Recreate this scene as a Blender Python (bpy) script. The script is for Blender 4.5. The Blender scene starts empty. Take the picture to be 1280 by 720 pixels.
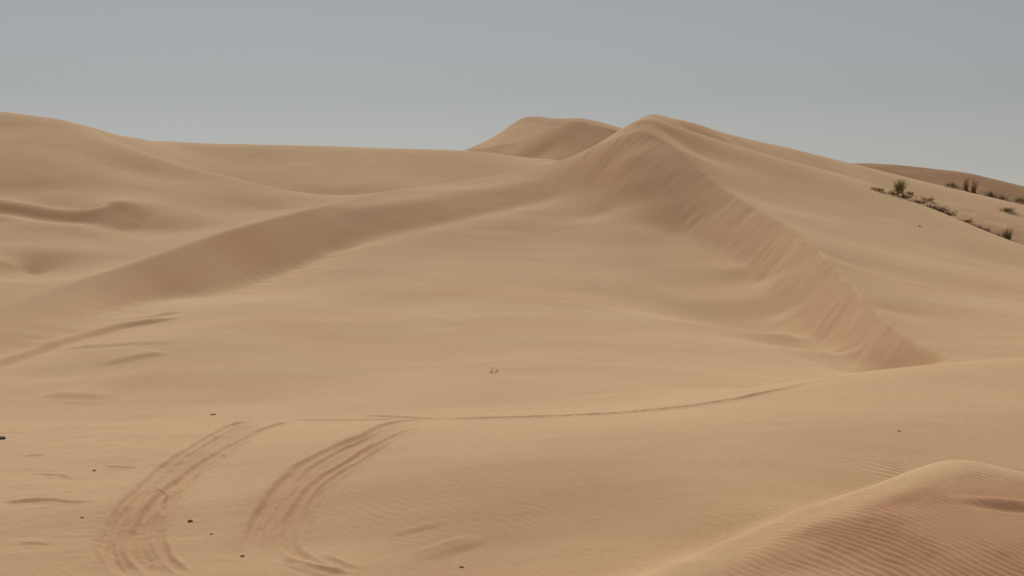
import bpy, bmesh, math, random
import numpy as np
from mathutils import Vector

random.seed(7)
rng = np.random.default_rng(11)
sc = bpy.context.scene
C = sc.collection

# ------------------------------------------------------------------ camera model
F = 1750.0                      # focal length in pixels of a 1280 px wide frame
HOR = 255.0                     # row of the level line
PITCH = math.atan((360 - HOR) / F)
CAMZ = 5.0
cp, sp = math.cos(PITCH), math.sin(PITCH)

def ray(u, v):
    u = np.asarray(u, float); v = np.asarray(v, float)
    up = (360 - v) / F
    dy = cp + up * sp
    return (u - 640) / F / dy, (-sp + up * cp) / dy       # x/y, z/y

def P(u, v, y):
    s, t = ray(u, v)
    return (s * y, y, t * y + CAMZ)

def Q(u, y, h):                                            # hidden ground: direct height
    s, _ = ray(u, 400)
    return (s * y, y, h + CAMZ)

# ------------------------------------------------------------------ small numerics
def pchip(xs, ys, x):
    xs = np.asarray(xs, float); ys = np.asarray(ys, float); x = np.asarray(x, float)
    h = np.diff(xs); d = np.diff(ys) / h
    m = np.zeros_like(ys)
    m[0], m[-1] = d[0], d[-1]
    for i in range(1, len(xs) - 1):
        if d[i-1] * d[i] > 0:
            w1, w2 = 2*h[i] + h[i-1], h[i] + 2*h[i-1]
            m[i] = (w1 + w2) / (w1 / d[i-1] + w2 / d[i])
    i = np.clip(np.searchsorted(xs, x) - 1, 0, len(xs) - 2)
    t = (np.clip(x, xs[0], xs[-1]) - xs[i]) / h[i]
    return ((1+2*t)*(1-t)**2*ys[i] + t*(1-t)**2*h[i]*m[i] + t*t*(3-2*t)*ys[i+1] + t*t*(t-1)*h[i]*m[i+1])

def curve(pts, n, dense=True):
    """(u, v, y) control points -> n world points"""
    a = np.array(sorted(pts), float)
    u = np.linspace(a[0, 0], a[-1, 0], n)
    v = pchip(a[:, 0], a[:, 1], u); y = pchip(a[:, 0], a[:, 2], u)
    return [P(*q) for q in zip(u, v, y)]

class TPS:
    def __init__(self, pts, lam=0.0):
        p = np.array(pts, float)
        # drop near-duplicates
        keep = []
        for i, q in enumerate(p):
            if all((q[0]-p[j][0])**2 + (q[1]-p[j][1])**2 > 0.04 for j in keep): keep.append(i)
        p = p[keep]
        self.c = p[:, :2] / 30.0
        n = len(p)
        A = np.zeros((n+3, n+3))
        A[:n, :n] = self.k(self.c, self.c) + lam*np.eye(n)
        A[:n, n] = 1; A[:n, n+1:] = self.c
        A[n, :n] = 1; A[n+1:, :n] = self.c.T
        b = np.zeros(n+3); b[:n] = p[:, 2]
        self.w = np.linalg.solve(A, b)
        r_ = self(p[:, 0], p[:, 1]) - p[:, 2]; print('TPS', n, 'rms', float(np.sqrt((r_**2).mean())), 'max', float(abs(r_).max()), p[abs(r_).argmax()])
    @staticmethod
    def k(a, b):
        d = (a[:, 0:1] - b[:, 0][None])**2 + (a[:, 1:2] - b[:, 1][None])**2
        return np.where(d > 1e-12, 0.5*d*np.log(d + 1e-12), 0.0).astype(d.dtype)
    def __call__(self, x, y):
        sh = x.shape; q = np.stack([x.ravel(), y.ravel()], 1) / 30.0
        out = np.empty(len(q))
        n = len(self.c)
        for i in range(0, len(q), 20000):
            z = q[i:i+20000]
            out[i:i+20000] = self.k(z, self.c) @ self.w[:n] + self.w[n] + z @ self.w[n+1:]
        return out.reshape(sh)

def hash2(i, j, seed):
    n = (i.astype(np.int64)*374761393 + j.astype(np.int64)*668265263 + seed*974634511) & 0x7fffffff
    n = ((n ^ (n >> 13)) * 1274126177) & 0x7fffffff
    n = (n ^ (n >> 16)) & 0xffffff
    return n / float(0xffffff)
def vnoise(x, y, seed=0):
    i = np.floor(x); j = np.floor(y)
    fx, fy = x-i, y-j
    fx = fx*fx*fx*(fx*(fx*6-15)+10); fy = fy*fy*fy*(fy*(fy*6-15)+10)
    a = hash2(i, j, seed); b = hash2(i+1, j, seed); c = hash2(i, j+1, seed); d = hash2(i+1, j+1, seed)
    return (a*(1-fx)+b*fx)*(1-fy) + (c*(1-fx)+d*fx)*fy - 0.5
def fbm(x, y, seed=0, o=4):
    s = 0; a = 1.0
    for k in range(o):
        s = s + a*vnoise(x*2**k + 17.3*k, y*2**k + 5.1*k, seed+k); a *= 0.5
    return s
def sstep(a, b, x):
    t = np.clip((x-a)/(b-a), 0, 1); return t*t*(3-2*t)
def smax(a, b, k):
    h = np.clip(0.5 + 0.5*(a-b)/k, 0, 1)
    return b*(1-h) + a*h + k*h*(1-h)
def bell(x, a, b, c, d):
    return sstep(a, b, x) * (1 - sstep(c, d, x))

# ------------------------------------------------------------------ the crest that divides front slopes from lee slopes
CREST = [(-500, 470, 28), (-250, 432, 35), (-100, 410, 40.5), (0, 385, 45), (50, 368, 48), (100, 350, 51), (150, 334, 54.2), (200, 318, 57.5),
         (250, 300, 61.2), (300, 284, 65), (350, 270, 69), (390, 261, 72), (430, 253, 75.2), (470, 242, 79.2), (520, 233, 82), (600, 222, 84),
         (650, 212, 85), (690, 203, 85.4), (730, 188.5, 85.2), (760, 175, 84.5), (785, 166, 83.8), (802, 163, 83.1), (812, 167, 82.5), (830, 175, 81.8), (852, 188, 80.4), (875, 210, 78.2),
         (900, 231, 75.9), (930, 250, 72.7), (960, 268, 69), (990, 285, 65.2), (1020, 308, 60), (1040, 330, 56.3), (1060, 352, 53), (1090, 386, 48), (1110, 404, 45.6),
         (1130, 419, 43.6), (1160, 437, 41.4), (1190, 449, 40), (1240, 458, 38.6), (1290, 466, 37.6), (1400, 478, 36), (1800, 500, 34)]
ca = np.array(CREST, float)
CS = np.array([ray(u, v)[0] for u, v, y in CREST])
crest_y = lambda s: pchip(CS, ca[:, 2], s)
crest_pts = curve(CREST[1:-1], 130)

def ruled(top, foot, n, fall, ts=(.2, .4, .6, .8)):
    """straight slope lines from a brink down to its foot"""
    tp = np.array(top); out = []
    fd = np.array(fall, float); fd /= np.hypot(*fd)
    for q in foot[::max(1, len(foot)//n)]:
        q = np.array(q); w_ = q[:2] - tp[:, :2]; L_ = np.hypot(w_[:, 0], w_[:, 1]) + 1e-6
        al = (w_ @ fd)/L_
        k = int(np.argmax(al))
        if al[k] < .93 or q[2] > tp[k][2]: continue
        out += [tuple(tp[k]*(1-t) + q*t) for t in ts]
    return out
# ------------------------------------------------------------------ front surface: near ground, basin, slip faces
fr = list(crest_pts)
fr += curve([(-250, 790, 12.8), (0, 790, 12.8), (300, 790, 12.6), (640, 790, 11.8), (950, 790, 11.4), (1280, 790, 11.4), (1530, 790, 11.4)], 12)
fr += [P(u, 1100, y) for u, y in ((-200, 8), (300, 7.8), (640, 7.5), (950, 7.2), (1450, 7.2))]
def row(v, us, ys): return [P(u, v, y) for u, y in zip(us, ys)]
U9 = (-250, 0, 150, 300, 450, 640, 800, 950)
fr += row(720, U9, (14.6, 14.6, 14.6, 14.4, 14.1, 13.75, 13.3, 13.2))
fr += row(680, U9, (16.0, 16.0, 16.0, 15.8, 15.4, 14.95, 14.5, 14.4))
fr += row(640, U9, (17.6, 17.6, 17.6, 17.4, 16.6, 15.9, 15.6, 15.3))
fr += row(600, U9, (19.9, 19.9, 19.9, 19.5, 18.2, 17.1, 16.8, 16.7))
fr += row(560, U9, (22.8, 22.8, 22.8, 22.4, 20.9, 19.2, 18.6, 18.4))
fr += row(538, U9[3:7], (25.0, 23.2, 21.1, 20.1))
fr += [P(950, 525, 20.6)]
for u, L in ((1100, ((640, 16.0), (600, 17.2), (560, 18.6), (520, 20.6), (485, 23.5))),
             (1200, ((620, 16.8), (590, 17.7), (550, 19.2), (510, 21.4), (475, 24.2))),
             (1290, ((600, 17.6), (560, 19.0), (520, 20.8), (480, 23.6))),
             (1530, ((600, 17.6), (560, 19.0), (520, 20.8), (480, 23.6)))):
    fr += [P(u, v, y) for v, y in L]
fr += curve([(-300, 488, 32), (0, 492, 31.5), (140, 503, 30), (260, 519, 27.6), (350, 523, 26.5), (450, 524.5, 25.2), (520, 524, 24.4), (640, 522, 23.3), (760, 518, 22.9), (850, 510, 23.2),
             (930, 497, 24.0), (1000, 481, 25), (1060, 468, 26), (1130, 460, 26.6), (1200, 453, 27), (1280, 447, 27.3), (1530, 435, 28)], 40)
fr += [Q(950, 29, -3.85), Q(1060, 30, -3.9), Q(1060, 33, -4.35), Q(1200, 31, -3.9), Q(1200, 34, -4.35), Q(1300, 31, -3.9), Q(1300, 34, -4.35), Q(1530, 32, -4.2)]
for u, L in ((-250, ((470, 35), (450, 36.0))),
             (0, ((475, 34.0), (462, 36.2))),
             (70, ((470, 35.2), (440, 39.0), (432, 40.6))),
             (150, ((490, 31.8), (470, 33.9), (450, 36.6), (418, 42.8), (409, 45.0))),
             (230, ((500, 30.2), (480, 32.4), (450, 36.2), (405, 44.2), (393, 47.2))),
             (300, ((505, 29.8), (485, 31.9), (460, 34.5), (430, 38.4), (400, 43.4), (378, 49))),
             (450, ((505, 28.0), (470, 33.2), (430, 40), (390, 48), (365, 54), (335, 61.2), (318, 65))),
             (540, ((480, 30.8), (450, 36), (410, 43.5), (375, 52), (340, 60.2), (310, 66.8), (288, 71.2))),
             (640, ((505, 26.4), (480, 30), (450, 35), (420, 40.6), (395, 46), (370, 52.4), (340, 60), (310, 67.3), (288, 71.8), (268, 75.3))),
             (720, ((500, 26.4), (470, 31.8), (430, 39.5), (395, 47.5), (372, 53.5), (335, 61.8), (300, 69.2), (275, 73.8))),
             (800, ((503, 25.6), (480, 30), (450, 36.2), (420, 42.8), (395, 49.4), (377, 55), (350, 59.4), (320, 64.8), (290, 69.7), (262, 73.1))),
             (870, ((490, 28), (440, 40), (405, 49.0), (377, 55.5), (345, 61.2), (318, 66.0))),
             (920, ((470, 33.5), (440, 41.0), (365, 58.4), (335, 62.6)))):
    fr += [P(u, v, y) for v, y in L]
# foot of the left slip face
footL = curve([(-60, 468, 36.5), (0, 441, 39.3), (60, 416, 42.9), (100, 400, 45.9), (200, 373, 53.4), (280, 364, 57.0), (340, 346, 61.8), (420, 311, 67.8)], 44)
crL = [p_ for p_ in curve(CREST, 1500) if p_[0] < -7.2]
fr += footL + ruled(crL, footL, 44, (.62, -.78))
fr += curve([(-20, 455, 37.7), (20, 442, 39.5), (100, 407, 45.0), (200, 379, 52.0), (280, 370, 55.6), (340, 352, 60.0), (420, 318, 66.2)], 20)
bandB = curve([(440, 305, 68.6), (480, 293, 70.5), (560, 276, 74.3), (620, 263, 76.8), (680, 249, 79.2)], 16)
bandT = curve([(415, 264, 72.6), (450, 263, 73.0), (480, 259, 73.9), (520, 254, 75.7), (560, 247, 77.7), (620, 238, 79.7), (680, 226, 81.8)], 24)
fr += bandT + bandB + ruled(bandT, bandB, 10, (.12, -1), (.33, .67))
fr += [P(455, 254, 75.3), P(500, 246, 78.0), P(600, 231, 81.8)]
fr += curve([(460, 307, 67.2), (560, 283, 72.4), (690, 255, 77.6)], 8)
fr += [P(750, 268, 74.6), P(750, 240, 77.4), P(750, 212, 80.2), P(790, 230, 76.3), P(790, 195, 79.5),
       P(840, 270, 72.3), P(840, 240, 74.9), P(840, 215, 77.2)]
# foot of the right slip face
footR = curve([(845, 290, 70.6), (860, 296, 69.6), (900, 306, 67.3), (930, 316, 65.1), (954, 328, 62.7), (969, 346, 60.0), (972, 372, 57.0), (978, 392, 54.2), (994, 410, 51.4), (1050, 433, 46.4), (1062, 446, 44.4), (1090, 455, 42.8), (1130, 458, 41.7), (1160, 456, 40.7), (1188, 451.5, 39.7)], 40)
crR = [p_ for p_ in curve(CREST, 1500) if p_[0] > 9.5]
fr += footR + ruled(crR, footR, 40, (-.80, -.60))
fr += [P(950, 430, 44.2), P(1000, 440, 43.2), P(1020, 455, 40.8), P(984, 418, 49.2), P(1030, 440, 44.5)]
T0 = TPS(fr, 4e-6)

# ------------------------------------------------------------------ lee surface: left dune, trough, right flank
bk = list(crest_pts)
for u, L in ((-300, ((330, 52), (260, 66), (200, 76), (150, 88), (130, 98))),
             (0, ((350, 50.5), (320, 56), (300, 59.5), (278, 63), (240, 70.4), (225, 72.1), (205, 74.7), (180, 79), (160, 83.6))),
             (60, ((318, 56.9), (343, 54.9), (300, 59.6), (247, 69), (236, 71), (222, 72.6), (200, 75.6), (170, 81.6))),
             (110, ((325, 56.5), (300, 60.8), (248, 69.2), (236, 71.6), (215, 74.7), (190, 79.2))),
             (180, ((300, 61.8), (240, 73), (215, 78.6))),
             (250, ((283, 66.5), (262, 70.4), (240, 74.6), (226, 77.8))),
             (330, ((262, 72.8), (250, 74.6), (242, 76.2), (238, 77.4))),
             (390, ((250, 75.6), (245, 77.2), (242.5, 78.8)))):
    bk += [P(u, v, y) for v, y in L]
bk += curve([(-300, 128, 98), (-100, 134.5, 94), (0, 141, 91), (50, 148, 89.3), (84, 153.8, 88.6), (110, 161.5, 88), (130, 170, 87.3), (161, 184, 86), (208, 199, 83.4), (289, 222, 80.0), (340, 236, 78.3)], 34)
bk += [P(38, 318, 56.7), P(38, 344, 55.1), P(38, 352, 52.6), P(15, 330, 55.0)]
# crescent slip face on the left dune: brink and foot
brk = curve([(-60, 247, 67.5), (0, 253, 66.4), (40, 260, 65.2), (90, 265.5, 64.9), (125, 260, 65.8), (150, 251, 67.4), (165, 253, 67.9), (178, 260, 67.7), (190, 268, 67.2)], 36)
ft = curve([(-60, 258, 66.8), (0, 264.5, 65.7), (40, 272, 64.5), (90, 277.5, 64.2), (118, 279, 64.4), (137, 283, 64.3), (155, 289, 64.3), (172, 286, 65.1), (184, 278, 66.0), (192, 271.5, 66.8)], 38)
bk += brk + ft + ruled(brk, ft, 38, (.1, -1), (.33, .67))
bk += [tuple(np.array(q) + np.array((0, 1.2, .10))) for q in brk[:25:2]] + [tuple(np.array(q) + np.array((0, -1.0, -.07))) for q in ft[:26:2]]
bk += [P(155, 299, 61.6), P(215, 270, 67.4)]
# hidden trough behind the left dune's shoulder and behind the middle ridge
bk += [Q(110, 96, 2.6), Q(180, 92, 1.6), Q(250, 88, 0.9), Q(330, 85, -.1), Q(390, 86, -.3), Q(450, 88, -.1), Q(520, 88, -.2), Q(600, 90, .3), Q(690, 93, .9), Q(740, 92, 1.6),
       Q(300, 98, 0), Q(450, 98, .2), Q(600, 100, .5), Q(60, 100, 3.6), Q(0, 103, 4.0), Q(-100, 106, 4.4), Q(750, 104, 1.2), Q(450, 120, 0), Q(100, 130, 1)]
# right flank up to its own crest
FL = [(812, 147.5, 86.0), (850, 160, 88), (900, 178, 90), (950, 194, 91), (1000, 209, 91), (1080, 229, 90), (1130, 248, 88), (1180, 269, 85), (1280, 309, 79), (1400, 350, 72), (1530, 385, 66)]
bk += curve(FL, 30) + [P(812, 157, 84.2)]
bk += [Q(u, y + 4.5, CAMZ*0 + ((HOR - v)/F*y) - 1.0) for u, v, y in FL[1:]]
bk += [Q(u, y + 14, ((HOR - v)/F*y) - 2.2) for u, v, y in FL[1:]]
for u, L in ((835, ((168, 84.6),)), (870, ((192, 83.2),)), (950, ((225, 80.5), (250, 74.6))), (1000, ((240, 80), (270, 70.8))), (1050, ((260, 77.5), (300, 66.2), (325, 59.5))),
             (1100, ((270, 77.5), (310, 66.5), (350, 56), (385, 49.3))), (1180, ((300, 73), (340, 61.5), (380, 52), (420, 44.5))),
             (1280, ((335, 69), (370, 58), (405, 49), (435, 42.5))), (1450, ((380, 60), (420, 48), (450, 40.5)))):
    bk += [P(u, v, y) for v, y in L]
T1 = TPS(bk, 1e-6)

# back-left dune (its own crest on the skyline)
e = curve([(-300, 129, 104), (-100, 135.5, 99), (0, 142, 97), (84, 154.2, 98), (128, 164, 101), (168, 172.2, 106.5), (187, 174.8, 109), (215, 177.3, 112), (260, 179.6, 115), (330, 181.5, 117), (430, 183.5, 118), (520, 186, 119), (560, 187.5, 119.5), (600, 190, 119), (650, 196.5, 117.5), (690, 200, 115)], 24)
for u, L in ((84, ((166, 93.5),)), (128, ((174, 97), (184, 93.5))), (168, ((183, 101), (196, 96.5), (215, 92))), (208, ((188, 106), (200, 101.5), (215, 97.5))), (250, ((192, 110), (206, 105.5), (222, 101.5), (235, 98.5))), (330, ((197, 111.6), (212, 107.2), (226, 103.7), (236, 101.6))), (430, ((199, 111.6), (214, 107), (226, 103.6), (237, 101.2))),
             (520, ((200, 112.5), (212, 108.6), (224, 105.2), (232, 103))), (600, ((198, 114.5), (206, 111.5), (216, 108.5))), (650, ((201, 114.6), (206.5, 111.8), (212, 109.8))), (690, ((203.5, 113), (206, 111)))):
    e += [P(u, v, y) for v, y in L]
e += [Q(u, y, h) for u, y, h in ((-300, 112, 6.0), (-100, 106, 5.9), (0, 105, 5.4), (84, 107, 4.9), (128, 110, 4.7))] + [Q(u, 132, h) for u, h in ((-300, 3.5), (0, 3.0), (300, 2.8), (560, 2.0), (690, 1.0))] + [Q(u, 155, h) for u, h in ((-300, -2), (300, -2), (690, -2))]
e += [Q(u, 92, h) for u, h in ((-300, 5.0), (0, 4.6), (84, 4.0), (300, -2.5), (560, -2.5), (690, -2))] + [Q(800, 112, 0.4), Q(900, 112, -2), Q(800, 95, -3), Q(1100, 112, -7)]
T2 = TPS(e, 1e-9)
# back-right ridge
j = curve([(795, 157.5, 84.5), (803, 149.5, 86.5), (814, 143, 89), (830, 145.2, 91.5), (850, 150.2, 95), (920, 170, 102), (1000, 188, 108), (1060, 203, 111), (1100, 213, 113), (1180, 233, 113), (1280, 257, 111), (1400, 290, 108), (1530, 320, 105)], 80)
for u, L in ((850, ((157, 92), (165, 89.5))), (920, ((178, 97.5), (188, 93.8))), (1000, ((197, 103.5), (207, 99.6), (216, 96.5))), (1080, ((216, 107.6), (228, 103), (240, 99.4))), (1180, ((248, 106.6), (262, 102), (280, 97.6))),
             (1280, ((273, 104.6), (295, 98.6), (318, 93.4))), (1450, ((330, 99), (360, 91)))):
    j += [P(u, v, y) for v, y in L]
j += [Q(u, y, h) for u, y, h in ((805, 99, 3.4), (850, 106, 3.9), (920, 114, 2.8), (1000, 122, 1.8), (1100, 128, 0.2), (1280, 126, -2.4), (1530, 120, -6), (850, 130, -1), (1050, 150, -3), (1300, 150, -5),
                             (760, 84, 2.2), (740, 90, 1.4), (720, 100, -1), (700, 84, -1))]
for u, v, y in FL[2:]:
    h = (HOR - v)/F*y
    j += [Q(u, y + 0.6, h - 1.3), Q(u, y - 3, h - 2.8), Q(u, y - 9, h - 6)]
T3 = TPS(j, 1e-9)
# rippled mound in the near right corner
CRA = [(700, 792, 10.6), (780, 748, 11.3), (860, 714, 12.0), (920, 686, 12.6), (965, 664, 13.0), (1010, 641, 13.45), (1080, 618, 13.9), (1150, 591, 14.4), (1205, 575, 14.7), (1280, 588, 14.5), (1400, 610, 14.1), (1550, 640, 13.7)]
m = curve(CRA, 26)
for u, L in ((860, ((740, 11.5), (800, 10.4))), (960, ((685, 12.35), (720, 11.55), (780, 10.4))), (1060, ((645, 12.95), (680, 12.0), (715, 11.25), (780, 10.2))), (1160, ((612, 13.6), (640, 12.75), (680, 11.75), (720, 10.95), (790, 9.9))),
             (1270, ((608, 13.7), (625, 13.2), (640, 12.85), (680, 11.75), (720, 10.9), (790, 9.8))), (1420, ((660, 12.4), (720, 11.1), (800, 9.9)))):
    m += [P(u, v, y) for v, y in L]
mh = np.array(CRA, float)
for u, v, y in CRA:
    h = (HOR - v)/F*y
    m += [Q(u - 12, y + 0.35, h - 0.07), Q(u - 30, y + 1.3, h - 0.40), Q(u - 60, y + 3.5, h - 1.1)]
m += [Q(600, 12, -4.2), Q(640, 10, -3.9), Q(600, 15, -5), Q(700, 8, -3.8), Q(1000, 7, -3.4), Q(1400, 7, -3.3)]
T4 = TPS(m, 1e-9)

# ------------------------------------------------------------------ grid in (x/y, depth)
SD = np.arange(-0.47, 0.47, 1.5/F)
side = 0.47 + np.cumsum(np.geomspace(0.002, 0.25, 34))
S = np.concatenate([-side[::-1], SD, side])
def prog(a, b, r):
    n = max(2, int(math.log(b/a)/r)); return np.geomspace(a, b, n, endpoint=False)
Y = np.concatenate([prog(4.5, 9.8, 0.02), np.arange(9.8, 18, 0.016), prog(18, 45, 0.0022), prog(45, 96, 0.0019), prog(96, 124, 0.0022), prog(124, 170, 0.01), np.geomspace(170, 260, 10)])
NS, NY = len(S), len(Y)
SS, YY = np.meshgrid(S, Y)
XX = SS * YY
YC = crest_y(np.clip(S, CS[0], CS[-1]))[None, :]
UU = 640 + F * SS

Z = np.full(SS.shape, -50.0)
# evaluate each surface on the rows/columns where it can show; outside the control area hold the edge value
SCl = np.clip(SS, -0.53, 0.53)
XC = SCl * YY
def evalrows(T, lo, hi):
    r = (Y >= lo) & (Y <= hi)
    out = np.full(SS.shape, -50.0)
    cols = np.abs(S) <= 0.53
    o = T(XC[np.ix_(r, cols)], YY[np.ix_(r, cols)])
    ci = np.where(cols)[0]
    full = np.empty((r.sum(), NS))
    full[:, ci] = o
    full[:, :ci[0]] = o[:, :1]; full[:, ci[-1]+1:] = o[:, -1:]
    out[r] = full
    return out
Zf = evalrows(T0, 0, 90)
Zb = evalrows(T1, 26, 135)
front = (YY < YC)
Z = np.where(front, Zf, Zb)
Z[Y > 135] = -1.0
Zm = evalrows(T4, 0, 21)
mound_on = (YY < 20) & (UU > 560)
Z = np.where(mound_on, smax(Zm, Z, 0.22), Z)
Ze = evalrows(T2, 88, 160)
Zj = evalrows(T3, 80, 158)
win = sstep(150, 128, YY*0 + YY)
Z = np.where((YY > 89) & (UU < 860), smax(Ze, Z, 0.5), Z)
wl = sstep(690, 800, UU)
Zj = np.where(UU < 740, -50, Zj)
fl_y = pchip([ray(a, b)[0] for a, b, _ in FL], [q[2] for q in FL], np.clip(SS, ray(812, 147)[0], ray(1530, 385)[0]))
isJ = (YY > 81) & (UU >= 740) & (YY > YC + 0.1) & ((UU < 880) | (YY > fl_y - 1.0))
kj = 0.10 + 0.5*sstep(900, 1100, UU)
Z = np.where(isJ, smax(Zj, Z, kj), Z)
far = sstep(126, 168, YY)
Z = Z*(1-far) + far*(-1.0 + 1.6*fbm(XX/60, YY/60, 5, 3))

# soften creases a little (grain avalanche rounding), about 5-15 cm
def blur(Z, axis, n=1):
    for _ in range(n):
        P_ = np.take(Z, np.r_[0, np.arange(Z.shape[axis]-1)], axis); N_ = np.take(Z, np.r_[np.arange(1, Z.shape[axis]), Z.shape[axis]-1], axis)
        Z = 0.25*P_ + 0.5*Z + 0.25*N_
    return Z
Z = blur(blur(Z, 0, 3), 1, 3)
ZS = Z.copy()                                   # smooth surface, for locating things

def hit(u, v, y0=9.9, y1=150):
    """first point of the ground on the line of sight through a pixel"""
    s, t = ray(u, v); s = float(s); t = float(t)
    c = np.interp(s, S, np.arange(NS)); i = int(c); f = c - i
    prof = ZS[:, i]*(1-f) + ZS[:, min(i+1, NS-1)]*f
    d = prof - (t*Y + CAMZ)
    ok = np.where((d >= 0) & (Y >= y0) & (Y <= y1))[0]
    if not len(ok): return None
    k = ok[0]
    if k > 0 and d[k-1] < 0 and Y[k-1] >= y0 - 0.5:
        w = d[k]/(d[k]-d[k-1]); y = Y[k]*(1-w) + Y[k-1]*w
    else: y = Y[k]
    return (s*y, y, t*y + CAMZ)
def ground(x, y):
    s = x/y; ci = np.interp(s, S, np.arange(NS)); ri = np.interp(y, Y, np.arange(NY))
    i, j = int(ci), int(ri); f, g = ci-i, ri-j
    i2, j2 = min(i+1, NS-1), min(j+1, NY-1)
    return (Z[j, i]*(1-f)+Z[j, i2]*f)*(1-g) + (Z[j2, i]*(1-f)+Z[j2, i2]*f)*g

# ------------------------------------------------------------------ relief: wheel ruts
def worldline(px, n=90):
    a = np.array([hit(u, v)[:2] for u, v in px])
    t = np.r_[0, np.cumsum(np.hypot(*np.diff(a, axis=0).T))]
    q = np.linspace(0, t[-1], n)
    out = []
    for k in range(2): out.append(pchip(t, a[:, k], q))
    return np.stack(out, 1)
def polydist(X, Yv, line):
    best = np.full(X.shape, 1e9); sd = np.zeros(X.shape); par = np.zeros(X.shape)
    L = 0.0
    for a, b in zip(line[:-1], line[1:]):
        d = b - a; l2 = d @ d; l = math.sqrt(l2)
        t = np.clip(((X-a[0])*d[0] + (Yv-a[1])*d[1])/l2, 0, 1)
        dx, dy = X-a[0]-t*d[0], Yv-a[1]-t*d[1]
        r = dx*dx + dy*dy
        k = r < best
        best[k] = r[k]; sd[k] = ((dx*d[1] - dy*d[0])/l)[k]; par[k] = (L + t*l)[k]
        L += l
    return np.sqrt(best), sd, par, L
rut_mask = np.zeros_like(Z)
def rut(px, width, depth, berm, fade=(0.05, 0.1), seed=0, rough=0.2, win=1.6):
    line = worldline(px)
    x0, x1 = line[:, 0].min()-win, line[:, 0].max()+win; y0, y1 = line[:, 1].min()-win, line[:, 1].max()+win
    rr = np.where((Y >= y0) & (Y <= y1))[0]
    cols = np.where((S >= x0/(y0 if x0 < 0 else y1)) & (S <= x1/(y1 if x1 < 0 else y0)))[0]
    ix = np.ix_(rr, cols)
    X, Yv = XX[ix], YY[ix]
    X = X + 0.05*vnoise(X*2.2, Yv*2.2, seed+9); Yv = Yv + 0.05*vnoise(X*2.2, Yv*2.2, seed+19)
    d, sd, par, L = polydist(X, Yv, line)
    w = width*(1 + 0.25*vnoise(par*0.9, par*0, seed))
    amp = sstep(0, fade[0]*L + 1e-3, par) * sstep(L, L*(1-fade[1]) - 1e-3, par) * (0.75 + rough*2*fbm(par*0.8, par*0, seed+1, 2))
    q = d/w
    depth, berm = depth*.92, berm*.85
    prof = -depth*np.exp(-(q**4)) + berm*np.exp(-((q-1.55)/0.5)**2)
    prof = prof + np.exp(-(q**4))*(0.005*fbm(X*7, Yv*7, seed+3, 3)) + berm*0.45*np.exp(-((q-1.5)/0.8)**2)*fbm(X*5, Yv*5, seed+5, 3)
    Z[ix] += prof*amp
    rut_mask[ix] = np.maximum(rut_mask[ix], np.exp(-(q/1.3)**4)*np.clip(amp, 0, 1))
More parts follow.
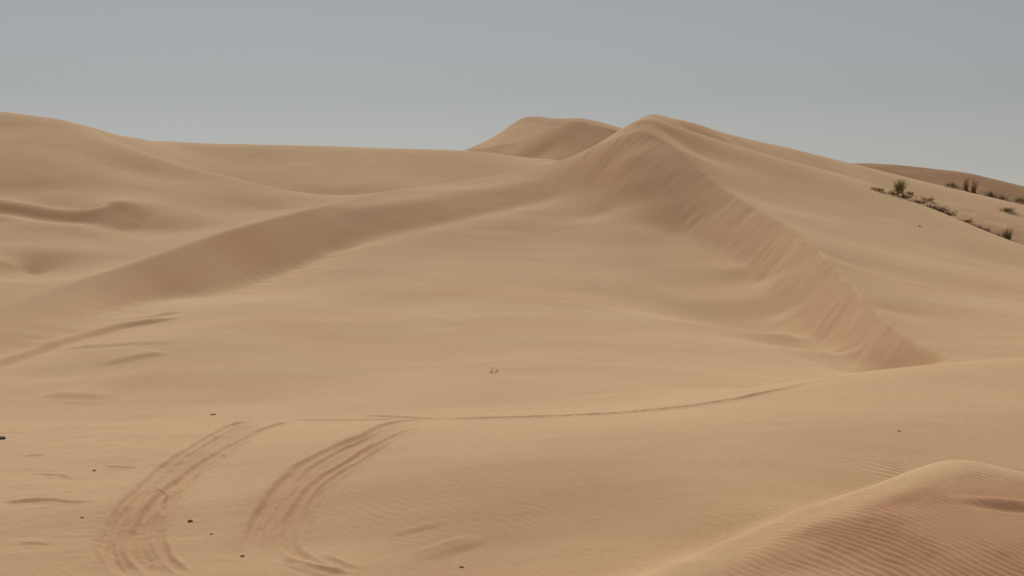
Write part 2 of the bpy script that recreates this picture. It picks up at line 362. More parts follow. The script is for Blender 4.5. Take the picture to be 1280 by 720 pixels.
R = [
 ([(338,526.5),(312,533),(272,556),(230,583),(198,611),(170,641),(158,661),(154,684),(164,702),(184,724)], .30, .016, .006, (.1,.08)),
 ([(520,526),(478,539),(432,562),(392,586),(364,613),(346,640),(339,662),(342,684),(355,706)], .34, .018, .006, (.12,.15)),
 ([(352,525),(400,525.2),(450,525.2),(505,524.4)], .07, .035, .012, (.25,.2)),
 ([(316,526.5),(292,532),(249,554),(208,581),(175,611),(149,641),(139,661),(135,684),(142,702),(161,724)], .070, .048, .022, (.03,.08)),
 ([(300,532),(258,555),(217,583),(184,613),(158,642),(148,661),(144,683),(152,703),(172,724)], .065, .040, .018, (.1,.08)),
 ([(235,574),(200,603),(172,636),(160,660),(157,682),(164,702)], .045, .018, .010, (.25,.25)),
 ([(364,526.5),(333,537),(289,557),(249,581),(215,608),(188,638),(175,661),(169,681),(182,702),(204,724)], .080, .058, .024, (.03,.08)),
 ([(318,548),(270,574),(232,603),(203,635),(188,660),(183,681),(196,702),(218,724)], .060, .036, .016, (.15,.08)),
 ([(290,569),(246,596),(220,625),(204,652),(198,674),(208,695),(236,722)], .055, .032, .014, (.25,.08)),
 ([(540,523.5),(498,527.5),(461,542),(418,562),(374,584),(347,612),(328,639),(318,666),(320,690),(333,712)], .095, .068, .026, (.08,.25)),
 ([(480,541),(430,564),(386,588),(357,615),(338,641),(329,666),(331,688)], .060, .034, .014, (.15,.25)),
 ([(380,604),(352,630),(341,652),(338,672)], .045, .022, .010, (.3,.3)),
 ([(535,531),(488,549),(448,571),(411,592),(384,614),(366,640),(360,662),(365,684),(385,700),(430,715)], .075, .050, .020, (.15,.15)),
 ([(500,552),(455,576),(420,597),(396,619),(380,642),(375,662),(381,682)], .060, .030, .014, (.25,.25)),
 ([(470,571),(432,594),(404,618),(390,642),(387,662),(394,680)], .050, .022, .010, (.3,.3)),
 ([(352,698),(375,706),(402,713),(440,721)], .070, .050, .024, (.2,.3)),
 ([(400,694),(418,704),(445,716)], .060, .030, .014, (.3,.3)),
 ([(520,524),(580,523.2),(650,522),(700,520.5),(760,518),(800,514.8),(850,510),(900,502.8),(950,492.5),(1000,481.5),(1035,474.5)], .11, .080, .028, (.25,.25)),
 ([(740,518.5),(800,513.6),(850,508.6),(930,496),(970,487)], .08, .045, .008, (.3,.4)),
 ([(440,519),(480,521),(520,523),(560,524.5)], .08, .03, .02, (.3,.3)),
 # small ledges and drag marks in the crusted sand on the left
 ([(0,629),(30,627),(60,626),(85,629),(110,628.5),(133,627)], .08, .036, .022, (.15,.3)),
 ([(122,582),(140,583),(158,584),(174,585)], .07, .034, .02, (.3,.3)),
 ([(26,571),(40,569.5),(58,569)], .08, .018, .012, (.4,.4)),
 ([(20,594),(55,593),(95,601)], .08, .018, .012, (.4,.4)),
 ([(183,616),(200,613),(216,616)], .06, .016, .02, (.3,.3)),
 ([(50,503),(90,503.5),(140,505)], .25, .018, .0, (.4,.4)),
 ([(20,683),(40,681),(60,684)], .07, .012, .01, (.4,.4)),
 # wind-swept streaks, near centre
 ([(470,672),(500,665),(540,657),(570,652)], .10, -.018, .0, (.4,.4)),
 ([(500,700),(545,690),(585,676),(600,668)], .20, -.045, .0, (.4,.4)),
]
for k, (px, w, d, b, fd) in enumerate(R): rut(px, w, d, b, fd, seed=40+k*7)

# ledges on the apron at the left (long thin steps facing the camera)
def step(px, height, run, fade=(.2, .2), win=9.0, tail=6.0, seed=0):
    """raise the ground behind the line, dying away backwards over 'tail' metres"""
    line = worldline(px, 60)
    x0, x1 = line[:, 0].min()-win, line[:, 0].max()+win; y0, y1 = line[:, 1].min()-2, line[:, 1].max()+win
    rr = np.where((Y >= y0) & (Y <= y1))[0]
    cols = np.where((S >= x0/(y0 if x0 < 0 else y1)) & (S <= x1/(y1 if x1 < 0 else y0)))[0]
    ix = np.ix_(rr, cols); X, Yv = XX[ix], YY[ix]
    Yw = Yv + 0.25*fbm(X*.6, Yv*.6, seed, 3)
    d, sd, par, L = polydist(X, Yw, line)
    sd = -sd if line[-1, 0] > line[0, 0] else sd
    amp = sstep(0, fade[0]*L, par)*sstep(L, L*(1-fade[1]), par)
    Z[ix] += amp*height*sstep(-run/2, run/2, sd)*np.exp(-np.maximum(sd, 0)/tail*2.2)
step([(-40,472),(0,459),(50,441),(100,425),(150,411),(200,402),(245,392)], .17, .4, (.1,.15), seed=3)
step([(60,438),(110,434),(160,431),(230,430)], .08, .5, (.3,.3), tail=3, seed=4)
step([(40,495),(90,497),(150,498)], .10, .7, (.3,.4), tail=4, seed=5)
step([(120,460),(160,452),(220,440)], .10, .5, (.3,.3), tail=3, seed=6)
step([(170,405),(200,396),(235,388)], .12, .4, (.3,.3), tail=2, seed=8)

# ------------------------------------------------------------------ relief: avalanche streaks, ripples, undulation
below = YC - YY
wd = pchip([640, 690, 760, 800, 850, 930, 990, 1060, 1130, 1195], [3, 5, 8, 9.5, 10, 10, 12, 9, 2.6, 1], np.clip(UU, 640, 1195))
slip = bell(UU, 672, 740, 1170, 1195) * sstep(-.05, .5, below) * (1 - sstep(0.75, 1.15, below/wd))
tt = XX*0.62 - YY*0.42
al = XX*0.42 + YY*0.62
st = fbm(tt*1.0, al*0.10, 21, 4) + 0.5*fbm(tt*2.0, al*0.25, 22, 2)
Z += slip * 0.10*(1 - .5*sstep(900, 1010, UU))*st*np.clip(.9 + 1.2*fbm(XX/3, YY/3, 25, 2), .35, 1.5)
# slumps just under the brink of the lower half
sl2 = slip*bell(UU, 900, 960, 1120, 1170)
Z -= sl2*0.06*np.clip(fbm(tt*1.3, al*0.22, 31, 3), 0, 1)*sstep(0, 1, below)*2
crest_fray = np.exp(-((below-0.2)/0.5)**2)*bell(UU, 940, 1000, 1120, 1160)
Z += crest_fray*0.12*fbm(tt*1.6, al*.5, 33, 3)
# crescent diamond streaks
# broad, low undulations and wind lineation
Z += 0.05*fbm(XX/7.5 + .2*YY/7, YY/9, 51, 3)*sstep(20, 60, YY) + 0.035*fbm(XX/2.8, YY/3.6, 52, 3)*(1-sstep(40, 70, YY))
Z += 0.005*fbm(XX*.55, YY*2.2, 53, 3)*(1-sstep(30, 60, YY))
left_rough = (1-sstep(150, 420, UU))*bell(YY, 14, 16, 26, 33)
Z += left_rough*(0.010*fbm(XX*2.2, YY*2.2, 54, 4) + 0.006*fbm(XX*7, YY*7, 55, 3))
# disturbed lumpy sand round the wheel tracks
Z += rut_mask*0.003*fbm(XX*11, YY*8, 56, 2)
# hummocky sand round the plants in the trough
tl = np.array([hit(u, v, 84)[:2] for u, v in ((1085, 234), (1115, 248), (1150, 262), (1185, 275), (1220, 287), (1262, 302))])
rough_t = np.zeros_like(Z); rr = np.where((Y > 84) & (Y < 112))[0]; cc = np.where((S > .2) & (S < .47))[0]; ix = np.ix_(rr, cc)
dt, _, pt, Lt = polydist(XX[ix], YY[ix] - 2.0, tl)
rough_t[ix] = np.exp(-(dt/5.0)**2)*np.clip(.7 + 1.6*fbm(XX[ix]/1.6, YY[ix]/1.6, 44, 3), 0, 1.3)
rough_t[ix] *= sstep(0, .12*Lt, pt)
Z[ix] += sstep(0, .15*Lt, pt)*np.exp(-(dt/3.0)**2)*(0.16*np.abs(fbm(XX[ix]/1.3, YY[ix]/2.2, 45, 3)) + .05*fbm(XX[ix]*2, YY[ix]*2, 46, 2))
# ripples
def ripple(mask, lam, ang, amp, seed, warp):
    w = warp*fbm(XX/1.3, YY/1.3, seed, 3) + 0.55*warp*fbm(XX*2.4, YY*1.6, seed+7, 3)
    ph = (XX*math.cos(ang) + YY*math.sin(ang))*2*math.pi/lam + w*2*math.pi
    r = np.sin(ph) + 0.25*np.sin(2*ph + 0.8)
    broken = np.clip(0.65 + 1.9*fbm(XX*1.3, YY*.9, seed+3, 4), 0.05, 1.4)
    return mask*amp*r*broken
mline = np.array(CRA, float)
ycr = pchip(np.array([ray(a, b)[0] for a, b, _ in CRA]), mline[:, 2], np.clip(SS, ray(700, 792)[0], ray(1550, 640)[0]))
on_m = bell(UU, 770, 900, 1500, 1600)*(YY < 16)
m1 = on_m*sstep(0.15, 0.9, ycr - YY)
near = YY < 18.2
def addn(f):
    r = np.where(near[:, 0])[0]
    return r
rr = addn(None)
XXs, YYs = XX, YY
Z += ripple(m1, 0.083, math.radians(19), 0.0100, 61, 1.3)
Z += ripple(bell(UU, 1000, 1220, 1500, 1600)*bell(YY, 15.5, 17.5, 19.5, 23), 0.13, math.radians(48), 0.006, 71, 1.2)
Z += ripple(bell(YY, 9, 10, 21, 30)*(1 - m1)*.9, 0.125, math.radians(35), 0.0013, 83, 1.6)
# scoop near the right edge of the mound
h1 = hit(1262, 632); 
Z += -0.03*np.exp(-(((XX-h1[0])/.34)**2 + ((YY-h1[1]+.06+.2*(XX-h1[0]))/.09)**2)) + 0.035*np.exp(-(((XX-h1[0])/.40)**2 + ((YY-h1[1]-.13+.2*(XX-h1[0]))/.11)**2))

# colour masks: sand tones, plus shade painted on the left slope
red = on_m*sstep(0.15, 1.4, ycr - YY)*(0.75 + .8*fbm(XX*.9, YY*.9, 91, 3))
red = red + 0.30*(1-sstep(15, 25, YY))*np.clip(.7 + 1.2*fbm(XX/3.5, YY/2.2, 93, 4), 0, 1.4) + 0.42*rut_mask + 0.6*rough_t
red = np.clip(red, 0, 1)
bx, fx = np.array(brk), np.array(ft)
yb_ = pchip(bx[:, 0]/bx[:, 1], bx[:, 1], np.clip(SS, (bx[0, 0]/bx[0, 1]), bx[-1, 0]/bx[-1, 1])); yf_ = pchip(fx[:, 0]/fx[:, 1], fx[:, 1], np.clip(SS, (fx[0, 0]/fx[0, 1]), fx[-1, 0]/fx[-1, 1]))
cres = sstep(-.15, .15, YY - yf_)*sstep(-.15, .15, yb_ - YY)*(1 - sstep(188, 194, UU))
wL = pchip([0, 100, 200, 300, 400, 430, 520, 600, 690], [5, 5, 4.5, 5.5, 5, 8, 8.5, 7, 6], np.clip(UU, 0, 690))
shadeL = (.35 + .65*sstep(20, 220, UU))*(1 - sstep(430, 580, UU))*sstep(-.05, .4, below)*(1 - sstep(.7, 1.2, below/wL))*(.75 + .5*fbm(XX/4, YY/4, 95, 3))  # painted shade: redder, darker tone over the left slope below the crest
pink = np.clip(np.maximum(np.maximum(slip*0.8, cres), shadeL), 0, 1)

# ------------------------------------------------------------------ materials
def newmat(name):
    m_ = bpy.data.materials.new(name); m_.use_nodes = True
    nt = m_.node_tree
    return m_, nt, nt.nodes, nt.links, nt.nodes['Principled BSDF']
def sand_material(name, light, dark, reds=None, bump=0.25):
    m_, nt, N, L, bsdf = newmat(name)
    co = N.new('ShaderNodeTexCoord')
    n1 = N.new('ShaderNodeTexNoise'); n1.inputs['Scale'].default_value = 0.09; n1.inputs['Detail'].default_value = 5; n1.inputs['Roughness'].default_value = .6
    L.new(co.outputs['Object'], n1.inputs['Vector'])
    mp = N.new('ShaderNodeMapping'); mp.inputs['Scale'].default_value = (0.22, 0.75, 0.3); mp.inputs['Rotation'].default_value = (0, 0, .25)
    n3 = N.new('ShaderNodeTexNoise'); n3.inputs['Scale'].default_value = 1.0; n3.inputs['Detail'].default_value = 7; n3.inputs['Roughness'].default_value = .62
    L.new(co.outputs['Object'], mp.inputs['Vector']); L.new(mp.outputs['Vector'], n3.inputs['Vector'])
    av = N.new('ShaderNodeMath'); av.operation = 'MULTIPLY_ADD'; av.inputs[1].default_value = .45; L.new(n3.outputs['Fac'], av.inputs[0])
    hf = N.new('ShaderNodeMath'); hf.operation = 'MULTIPLY'; hf.inputs[1].default_value = .55; L.new(n1.outputs['Fac'], hf.inputs[0]); L.new(hf.outputs[0], av.inputs[2])
    cr = N.new('ShaderNodeMapRange'); cr.inputs['From Min'].default_value = .35; cr.inputs['From Max'].default_value = .68
    L.new(av.outputs[0], cr.inputs['Value'])
    mx = N.new('ShaderNodeMix'); mx.data_type = 'RGBA'
    mx.inputs['A'].default_value = (*light, 1); mx.inputs['B'].default_value = (*dark, 1)
    L.new(cr.outputs['Result'], mx.inputs['Factor'])
    col = mx.outputs['Result']
    if reds:
        for attr, c in reds:
            at = N.new('ShaderNodeAttribute'); at.attribute_name = attr
            m2 = N.new('ShaderNodeMix'); m2.data_type = 'RGBA'; m2.inputs['B'].default_value = (*c, 1)
            L.new(at.outputs['Fac'], m2.inputs['Factor']); L.new(col, m2.inputs['A']); col = m2.outputs['Result']
    # grain speckle
    n2 = N.new('ShaderNodeTexNoise'); n2.inputs['Scale'].default_value = 14; n2.inputs['Detail'].default_value = 6; n2.inputs['Roughness'].default_value = .75
    L.new(co.outputs['Object'], n2.inputs['Vector'])
    mr = N.new('ShaderNodeMapRange'); mr.inputs['From Min'].default_value = .3; mr.inputs['From Max'].default_value = .7; mr.inputs['To Min'].default_value = .93; mr.inputs['To Max'].default_value = 1.07
    L.new(n2.outputs['Fac'], mr.inputs['Value'])
    mu = N.new('ShaderNodeVectorMath'); mu.operation = 'SCALE'
    L.new(col, mu.inputs[0]); L.new(mr.outputs['Result'], mu.inputs['Scale'])
    L.new(mu.outputs['Vector'], bsdf.inputs['Base Color'])
    bsdf.inputs['Roughness'].default_value = 1.0
    bsdf.inputs['Specular IOR Level'].default_value = 0.1
    if 'Diffuse Roughness' in bsdf.inputs: bsdf.inputs['Diffuse Roughness'].default_value = 0.6
    b = N.new('ShaderNodeBump'); b.inputs['Strength'].default_value = bump; b.inputs['Distance'].default_value = 0.015
    L.new(n2.outputs['Fac'], b.inputs['Height']); L.new(b.outputs['Normal'], bsdf.inputs['Normal'])
    return m_
SAND_L = (0.605, 0.424, 0.252); SAND_D = (0.535, 0.340, 0.196)
M_sand = sand_material('sand', SAND_L, SAND_D, [('red_sand', (0.455, 0.257, 0.145)), ('slip_sand_shade', (0.53, 0.332, 0.198))])  # slip-face tone also carries the painted shade of the left slope
M_far = sand_material('far_sand', (0.565, 0.385, 0.232), (0.51, 0.33, 0.193))
M_red = sand_material('red_sand', (0.40, 0.235, 0.13), (0.35, 0.195, 0.105))

def plain(name, col, rough=.8, var=.35, scale=6.0):
    m_, nt, N, L, bsdf = newmat(name)
    co = N.new('ShaderNodeTexCoord'); n1 = N.new('ShaderNodeTexNoise'); n1.inputs['Scale'].default_value = scale; n1.inputs['Detail'].default_value = 4
    L.new(co.outputs['Object'], n1.inputs['Vector'])
    mx = N.new('ShaderNodeMix'); mx.data_type = 'RGBA'
    mx.inputs['A'].default_value = (*[c*(1-var) for c in col], 1); mx.inputs['B'].default_value = (*[c*(1+var) for c in col], 1)
    L.new(n1.outputs['Fac'], mx.inputs['Factor']); L.new(mx.outputs['Result'], bsdf.inputs['Base Color'])
    bsdf.inputs['Roughness'].default_value = rough; bsdf.inputs['Specular IOR Level'].default_value = .2
    return m_
M_green = plain('grass_green', (0.085, 0.082, 0.035))
M_straw = plain('grass_straw', (0.27, 0.21, 0.10))
M_olive = plain('grass_olive', (0.13, 0.115, 0.05))
M_dark = plain('dead_twig', (0.13, 0.088, 0.052))
M_brush = plain('dry_brush', (0.215, 0.145, 0.082))
M_stone = plain('brown_stone', (0.21, 0.14, 0.085), .9, .4, 30)
M_black = plain('dark_stone', (0.05, 0.034, 0.024), .9, .4, 30)
M_clod = plain('sand_clod', (0.30, 0.205, 0.12), .95, .3, 30)

# ------------------------------------------------------------------ meshes
def grid_mesh(name, X, Yv, Zv, mat, attrs=(), kind='structure'):
    ny, nx = X.shape
    me = bpy.data.meshes.new(name)
    co = np.stack([X, Yv, Zv], -1).reshape(-1, 3).astype(np.float32)
    i = np.arange(ny*nx).reshape(ny, nx)
    q = np.stack([i[:-1, :-1], i[:-1, 1:], i[1:, 1:], i[1:, :-1]], -1).reshape(-1, 4).astype(np.int32)
    me.vertices.add(len(co)); me.vertices.foreach_set('co', co.ravel())
    me.loops.add(q.size); me.loops.foreach_set('vertex_index', q.ravel())
    me.polygons.add(len(q)); me.polygons.foreach_set('loop_start', np.arange(0, q.size, 4, dtype=np.int32))
    me.update(calc_edges=True)
    me.polygons.foreach_set('use_smooth', np.ones(len(q), bool))
    for an, av in attrs:
        a = me.attributes.new(an, 'FLOAT', 'POINT'); a.data.foreach_set('value', av.astype(np.float32).ravel())
    me.materials.append(mat)
    o = bpy.data.objects.new(name, me); C.objects.link(o)
    if kind: o['kind'] = kind
    return o
sd_ = grid_mesh('sand_dunes', XX, YY, Z, M_sand, [('red_sand', red), ('slip_sand_shade', pink)])

# one wide sheet under and beyond the dunes, out to the horizon
gx = np.concatenate([-np.geomspace(6000, 300, 14), np.linspace(-260, 260, 53), np.geomspace(300, 6000, 14)])
gy = np.concatenate([np.linspace(-300, 140, 45), np.linspace(160, 400, 25), np.geomspace(430, 9000, 18)])
GX, GY = np.meshgrid(gx, gy)
inside = (GY > 2) & (GY < 215) & (np.abs(GX) < 3*np.maximum(GY, 0) + 5)
GZ = np.where(inside, -6.0, -2.2 + 2.2*fbm(GX/90, GY/90, 3, 3)*np.where(GY > 700, 0.5, 1))
GZ = blur(blur(GZ, 0, 1), 1, 1)
GZ = np.where(GY > 1500, -3.0, GZ)
grid_mesh('ground', GX, GY, GZ, M_sand)

# distant dunes: real mounds with their own crest, front and lee
def far_mound(name, crest, faces, lee, mat, u0, u1, y0, y1, noise=.15, seed=0, du=1.2, dy=.25):
    T = TPS(curve(crest, 40) + [P(*p) for p in faces] + [Q(*p) for p in lee], 1e-9)
    s = np.arange(ray(u0, 200)[0], ray(u1, 200)[0], du/F); y = np.arange(y0, y1, dy)
    S2, Y2 = np.meshgrid(s, y); X2 = S2*Y2
    z = T(X2, Y2) + noise*fbm(X2/9, Y2/9, seed, 3)
    return S2, X2, Y2, z
# far twin-peaked dune, centre: back body and front shoulder with its slip face
HB = [(540, 203, 172), (570, 195, 172), (590, 186, 172), (620, 169, 172), (640, 155, 172), (655, 146.5, 172), (668, 145.2, 172), (700, 148.2, 172), (722, 147.4, 172), (745, 151, 171.5), (775, 159.5, 171), (810, 170, 170), (860, 188, 168)]
S2, X2, Y2, zb = far_mound('x', HB, [(655, 175, 158), (655, 160, 165), (700, 175, 158), (700, 160, 165), (620, 185, 160), (760, 190, 158), (590, 200, 160), (830, 205, 158)],
    [(560, 190, -4), (660, 190, 3), (760, 190, 2), (860, 190, -4), (560, 140, -2), (700, 138, -2.5), (860, 140, -3), (520, 165, -3), (900, 165, -4)], None, 500, 900, 128, 196, seed=5)
HF = [(560, 197, 158), (588, 187, 157), (610, 183, 155), (640, 177, 152.5), (670, 167.5, 150.5), (700, 156, 149.5), (714, 151.6, 149.5), (722, 151, 149.6), (740, 154.8, 150), (757, 158.8, 150.5), (776, 164, 151), (800, 172, 152), (840, 190, 154)]
_, _, _, zf1 = far_mound('x', HF, [(600, 196, 153.3), (640, 187, 150.0), (640, 198, 147.2), (670, 178, 147.8), (680, 190, 145.2), (680, 200, 143), (700, 166, 147.2), (722, 160, 147.8), (722, 172, 145.6), (722, 185, 143.2), (722, 200, 140.5),
    (745, 170, 147.2), (760, 175, 147.2), (760, 195, 143.3), (790, 182, 149), (820, 200, 148.2)],
    [(560, 140, -4), (600, 138, -2), (700, 130, -2.5), (800, 132, -3), (880, 140, -5),
     (588, 170, 20), (640, 170, 24), (720, 170, 26), (800, 170, 24), (860, 172, 14)], None, 500, 900, 128, 196, seed=6)
_, _, _, zf2 = far_mound('x', HF, [], [(600, 164, 4.3), (640, 162, 5.9), (680, 162, 7.3), (722, 163, 8.2), (760, 164, 7.2), (800, 166, 5.6), (850, 168, 2), (560, 175, 1), (640, 185, 1), (722, 185, 2), (830, 185, -1),
     (588, 140, 16), (640, 136, 18), (722, 134, 20), (800, 136, 18), (850, 140, 12)], None, 500, 900, 128, 196, seed=7)
hfa = np.array(HF, float); yh = pchip([ray(a, b)[0] for a, b, _ in HF], hfa[:, 2], S2)
zfr = np.where(Y2 < yh, zf1, zf2)
ed = bell(640 + F*S2, 505, 560, 820, 890)
z = np.maximum(zfr, zb)
z = blur(blur(z, 0, 1), 1, 1)
z = z*ed + (1-ed)*(-4)
grid_mesh('far_dune', X2, Y2, z, M_far)
# red dune far right
KC = [(940, 235, 170), (1000, 212, 170), (1040, 205, 170), (1066, 203.2, 170), (1100, 204.5, 169), (1140, 209, 168), (1180, 213.5, 167), (1205, 216.5, 166), (1230, 222, 165.5), (1260, 229.5, 165), (1290, 236, 164), (1360, 255, 162), (1450, 285, 160)]
kf = []
for u, v, y in KC[1:]:
    kf += [(u, v + 14, y - 6), (u, v + 30, y - 12), (u, v + 50, y - 18), (u, v + 75, y - 25)]
kl = [(a, y + 14, (HOR - b)/F*y - 2.5) for a, b, y in KC] + [(a, y + 32, (HOR - b)/F*y - 7) for a, b, y in KC]
S3, X3, Y3, z3 = far_mound('x', KC, kf, kl, None, 930, 1460, 133, 200, seed=9, noise=.35)
e3 = bell(640 + F*S3, 935, 1010, 1420, 1455); z3 = z3*e3 + (1-e3)*(-5)
grid_mesh('red_dune', X3, Y3, z3, M_red)
def z_red(u, v):
    s, t = ray(u, v); k = np.argmin(np.abs(S3[0] - s)); d = z3[:, k] - (t*Y3[:, k] + CAMZ)
    ok = np.where(d >= 0)[0]
    i = ok[0] if len(ok) else 20
    return (X3[i, k], Y3[i, k], z3[i, k])

# ------------------------------------------------------------------ plants
def tag(o, label, cat, group=None):
    o['label'] = label; o['category'] = cat
    if group: o['group'] = group
def mesh_obj(name, verts, faces, mat, parent=None):
    me = bpy.data.meshes.new(name); me.from_pydata(verts, [], faces); me.materials.append(mat); me.update()
    o = bpy.data.objects.new(name, me); C.objects.link(o)
    if parent: o.parent = parent
    return o
def blades(n, h, spread, lean, w, rnd, base=0.12, droop=.5, wind=(.15, 0)):
    V, Fc = [], []
    for _ in range(n):
        a = rnd.uniform(0, 2*math.pi); r = base*math.sqrt(rnd.random())
        x, y = r*math.cos(a), r*math.sin(a)
        L = h*rnd.uniform(.45, 1.0); out = lean*rnd.uniform(.1, 1.0) + spread*r
        a2 = a + rnd.uniform(-.6, .6)
        wx, wy = -math.sin(a2), math.cos(a2)
        k0 = len(V); seg = 4
        for i in range(seg+1):
            t = i/seg
            px = x + math.cos(a2)*out*L*t**1.5 + wind[0]*L*t*t; py = y + math.sin(a2)*out*L*t**1.5 + wind[1]*L*t*t
            pz = L*(t - droop*out*t*t*.8) - .06*(1-t)
            ww = w*(1 - t*.85)*.5
            V += [(px - wx*ww, py - wy*ww, pz), (px + wx*ww, py + wy*ww, pz)]
            if i: Fc.append((k0+2*i-2, k0+2*i-1, k0+2*i+1, k0+2*i))
    return V, Fc
def tube(V, Fc, a, b, r0, r1, n=5):
    a, b = Vector(a), Vector(b); d = (b-a).normalized()
    u_ = d.orthogonal().normalized(); v_ = d.cross(u_); k = len(V)
    for c, r in ((a, r0), (b, r1)):
        for i in range(n):
            t = 2*math.pi*i/n; V.append(tuple(c + u_*math.cos(t)*r + v_*math.sin(t)*r))
    for i in range(n): Fc.append((k+i, k+(i+1) % n, k+n+(i+1) % n, k+n+i))
    Fc.append(tuple(k+n+i for i in range(n)))
def twigs(n, length, height, rnd, r=.014):
    V, Fc = [], []
    def grow(p, d, L, rad, lev):
        q = (p[0]+d[0]*L, p[1]+d[1]*L, max(.005, p[2]+d[2]*L))
        tube(V, Fc, p, q, rad, rad*.6)
        if lev:
            for _ in range(3):
                e_ = Vector(d) + Vector((rnd.uniform(-.8, .8), rnd.uniform(-.8, .8), rnd.uniform(-.5, .6)))
                e_.normalize(); grow(q, tuple(e_), L*rnd.uniform(.5, .85), rad*.6, lev-1)
    for _ in range(n):
        a = rnd.uniform(0, 2*math.pi); d = Vector((math.cos(a), math.sin(a), rnd.uniform(.2, 1.0)*height)); d.normalize()
        grow((rnd.uniform(-.08, .08), rnd.uniform(-.08, .08), -.03), tuple(d), length*rnd.uniform(.3, .5), r, 2)
    return V, Fc
def root(name, loc, label, cat, group=None):
    o = bpy.data.objects.new(name, None); C.objects.link(o); o.location = loc; o.empty_display_size = .3
    tag(o, label, cat, group); return o
def at(u, v, y0=84):
    p = hit(u, v, y0); 
    return (p[0], p[1], ground(p[0], p[1]) - 0.01)
def tussock(loc, h, label, rnd, mats=(None, None), n=170, width=.2, lean=.45, w=.022, group=None, cat='grass tuft'):
    o = root('grass_tuft', loc, label, cat, group)
    V, Fc = blades(n, h, 1.2, lean, w, rnd, width); mesh_obj('green_blades', V, Fc, mats[0] or M_green, o)
    V, Fc = blades(int(n*.5), h*1.02, 1.6, lean*1.3, w*.8, rnd, width*1.25, .7); mesh_obj('dry_blades', V, Fc, mats[1] or M_straw, o)
    return o
def shrub(loc, ln, ht, label, rnd, n=9, group=None):
    o = root('dead_shrub', loc, label, 'dead shrub', group)
    V, Fc = twigs(n, ln*.55, ht, rnd, .014); mesh_obj('twigs', V, Fc, M_dark, o)
    V, Fc = blades(150, ln*.42, 1.1, .9, .03, rnd, ln*.42, .9); mesh_obj('dry_blades', V, Fc, M_brush, o)
    return o
R_ = random.Random(3)
tussock(at(1124, 241), 1.25, 'tallest green grass tuft, alone on the sunlit slope right of the main dune', R_, n=260, width=.24, lean=.32, w=.03)
GR = 'dead shrubs along the trough right of the main dune'
SH = [(1096, 238, .9, .3, 'faint dead shrub farthest up the trough, above left of the tallest grass tuft'),
      (1115, 248, 1.1, .3, 'dark low dead shrub just below left of the tallest grass tuft'),
      (1130, 253, 1.0, .3, 'flat dead shrub just below right of the tallest grass tuft'),
      (1136, 242, .8, .3, 'small dead twigs immediately right of the foot of the tallest grass tuft'),
      (1148, 262, 1.2, .35, 'sparse brown shrub a little way down the trough from the tallest grass tuft'),
      (1158, 250, 1.2, .45, 'dark shrub on the slope higher than its neighbours, right of the tallest grass tuft'),
      (1162, 266, 1.0, .3, 'thin line of dead twigs between the sparse brown shrub and the biggest dark shrub'),
      (1178, 263, 1.3, .6, 'upright dark shrub directly above the biggest dark shrub in the trough'),
      (1172, 270, 1.1, .4, 'bushy dead shrub touching the left side of the biggest dark shrub'),
      (1183, 275, 1.5, .4, 'biggest and darkest dead shrub sprawling in the middle of the trough'),
      (1207, 278, 1.1, .35, 'brown dead shrub halfway between the biggest dark shrub and the lower grass tufts'),
      (1220, 285, 1.0, .3, 'flat pale dead twigs just up the trough from the lower grass tufts'),
      (1231, 289, 1.0, .7, 'dead shrub with upright bare twigs just left of the lower grass tufts')]
for k, (u, v, ln, ht, lb) in enumerate(SH):
    shrub(at(u, v), ln, ht, lb, random.Random(100+k), group=GR)
tussock(at(1247, 299), .75, 'dark grass tuft low in the trough, left one of the two at its lower end', random.Random(5), (M_dark, M_olive), n=120, width=.35, lean=.6, w=.028)
tussock(at(1259, 300), 1.1, 'dark upright grass tuft, right one of the two at the lower end of the trough', random.Random(6), (M_dark, M_olive), n=120, width=.22, lean=.45, w=.028)
tussock(at(1259, 264, 96), .55, 'pale green low grass tuft on the bare crest in front of the red dune', random.Random(8), (M_olive, M_straw), n=150, width=.5, lean=.8, w=.03)
GK = 'grass tufts on the red dune'
for k, (u, v, h, ln, lb) in enumerate([(1190, 233, .9, .5, 'thin low grass tuft on the red dune, farthest left there'),
      (1208, 238, 1.9, .3, 'tall leaning grass tuft on the red dune, left of a twin'),
      (1217, 241, 2.0, .28, 'tall leaning grass tuft on the red dune, right of its twin'),
      (1238, 246, 1.2, .7, 'broad yellowish grass tuft on the red dune, right of the tall twins'),
      (1253, 249, 1.0, .8, 'wide dark grass tuft on the red dune just beside the yellowish one'),
      (1276, 252, 1.0, .6, 'grass tuft on the red dune at the right edge of the view')]):
    p = z_red(u, v)
    tussock((p[0], p[1], p[2]-.02), h, lb, random.Random(200+k), (M_olive if k in (3, 5) else M_brush, M_olive), n=70 if h > 1.5 else 110, width=.2 if h > 1.5 else .55, lean=ln*(.5 if h > 1.5 else 1), w=.035, group=GK)

# ------------------------------------------------------------------ stones and clods lying on the sand
def stone(loc, r, mat, name, label, cat, seed, group=None, flat=.7):
    bm = bmesh.new(); bmesh.ops.create_icosphere(bm, subdivisions=3, radius=r)
    rn = random.Random(seed); ph = [rn.uniform(0, 6) for _ in range(6)]
    for v in bm.verts:
        d = v.co.normalized()
        k = 1 + .22*math.sin(3*d.x+ph[0])*math.cos(2.6*d.y+ph[1]) + .14*math.sin(6*d.z+ph[2]+4*d.x) + .05*math.sin(13*d.y+ph[3])
        v.co = Vector((d.x*1.25, d.y, d.z*flat))*r*k
    for f in bm.faces: f.smooth = True
    me = bpy.data.meshes.new(name); bm.to_mesh(me); bm.free(); me.materials.append(mat)
    o = bpy.data.objects.new(name, me); C.objects.link(o)
    o.location = (loc[0], loc[1], loc[2] + r*flat*.15); o.rotation_euler.z = rn.uniform(0, 6)
    tag(o, label, cat, group)
    return o
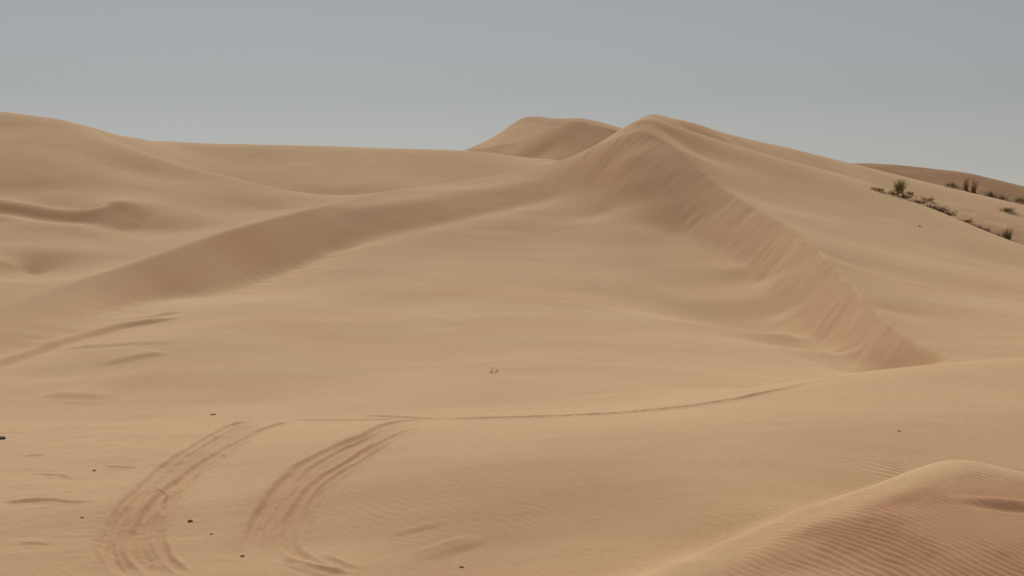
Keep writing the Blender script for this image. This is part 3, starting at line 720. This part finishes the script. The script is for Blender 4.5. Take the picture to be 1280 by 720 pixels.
ST = [(1, 549, 0.064, M_black, 'stone', 'near-black stone at the left edge of the view, largest of the scattered stones', 'stone'),
      (118, 588, 0.024, M_stone, 'stone', 'small brown stone at the left end of the short dark drag mark', 'stone'),
      (238, 653, 0.030, M_stone, 'stone', 'brown stone lying between the left and right wheel tracks', 'stone'),
      (103, 648, 0.018, M_stone, 'stone', 'tiny stone below the long dark ledge left of the wheel tracks', 'stone'),
      (303, 695, 0.021, M_stone, 'stone', 'small stone just left of the lower end of the right wheel track', 'stone'),
      (266, 519, 0.042, M_clod, 'sand_clod', 'brown lump of sand just left of the far end of the left wheel track', 'sand lump'),
      (1124, 538, 0.020, M_clod, 'sand_clod', 'lone lump of sand on the smooth slope behind the rippled mound', 'sand lump'),
      (577, 709, 0.018, M_stone, 'stone', 'tiny stone near the lower edge of the view, right of the wheel tracks', 'stone'),
      (280, 571, 0.016, M_clod, 'sand_clod', 'small lump of sand beside the inner rut of the left wheel track', 'sand lump'),
      (264, 668, 0.018, M_clod, 'sand_clod', 'small lump of sand below the brown stone between the wheel tracks', 'sand lump')]
for k, (u, v, r, mt, nm, lb, ct) in enumerate(ST):
    p = hit(u, v); stone((p[0], p[1], ground(p[0], p[1])), r, mt, nm, lb, ct, 300+k)
# little dry twig standing in the basin
p = hit(616, 466); V, Fc = twigs(3, .26, 1.4, random.Random(31), .009)
o = root('dry_twig', (p[0], p[1], ground(p[0], p[1])), 'tiny dry twig standing alone in the middle of the smooth basin', 'twig'); mesh_obj('branches', V, Fc, M_clod, o)
p = hit(880, 284, 60)
p = hit(1146, 283, 70); V, Fc = twigs(4, .4, .5, random.Random(32), .010)
o = root('dry_twig', (p[0], p[1], ground(p[0], p[1])), 'faint dry twig lying on the bare right flank below the shrub line', 'twig'); mesh_obj('branches', V, Fc, M_clod, o)

# ------------------------------------------------------------------ light, sky, camera
SUN_EL, SUN_AZ = math.radians(45), math.radians(-10)      # azimuth from +Y towards +X
w = bpy.data.worlds.new('World'); sc.world = w; w.use_nodes = True
nt = w.node_tree; bg = nt.nodes['Background']
sky = nt.nodes.new('ShaderNodeTexSky'); sky.sky_type = 'NISHITA'; sky.sun_disc = False
sky.sun_elevation = SUN_EL; sky.sun_rotation = SUN_AZ
sky.air_density = 1.0; sky.dust_density = 0.2; sky.ozone_density = 1.0; sky.altitude = 0
hs = nt.nodes.new('ShaderNodeHueSaturation'); hs.inputs['Saturation'].default_value = 0.24; hs.inputs['Value'].default_value = 0.665
nt.links.new(sky.outputs['Color'], hs.inputs['Color']); tint = nt.nodes.new('ShaderNodeMix'); tint.data_type = 'RGBA'; tint.blend_type = 'MULTIPLY'; tint.inputs['Factor'].default_value = 1
tint.inputs['B'].default_value = (.985, .987, .988, 1)          # hazy grey air
nt.links.new(hs.outputs['Color'], tint.inputs['A']); nt.links.new(tint.outputs['Result'], bg.inputs['Color'])
bg.inputs['Strength'].default_value = 0.055
sun = bpy.data.lights.new('sun', 'SUN'); sun.energy = 5.0; sun.angle = math.radians(6); sun.color = (1, .94, .84)
so = bpy.data.objects.new('sun', sun); C.objects.link(so)
d = Vector((math.sin(SUN_AZ)*math.cos(SUN_EL), math.cos(SUN_AZ)*math.cos(SUN_EL), math.sin(SUN_EL)))
so.rotation_euler = d.to_track_quat('Z', 'Y').to_euler()
so.location = (0, 0, 40)
cam = bpy.data.cameras.new('camera'); co_ = bpy.data.objects.new('camera', cam); C.objects.link(co_)
cam.sensor_width = 36; cam.lens = 36*F/1280; cam.clip_start = .1; cam.clip_end = 20000
co_.location = (0, 0, CAMZ); co_.rotation_euler = (math.pi/2 - PITCH, 0, 0)
sc.camera = co_
sc.view_settings.view_transform = 'Standard'; sc.view_settings.look = 'None'; sc.view_settings.gamma = 1; sc.view_settings.exposure = 0.20
sc.view_settings.use_curve_mapping = False
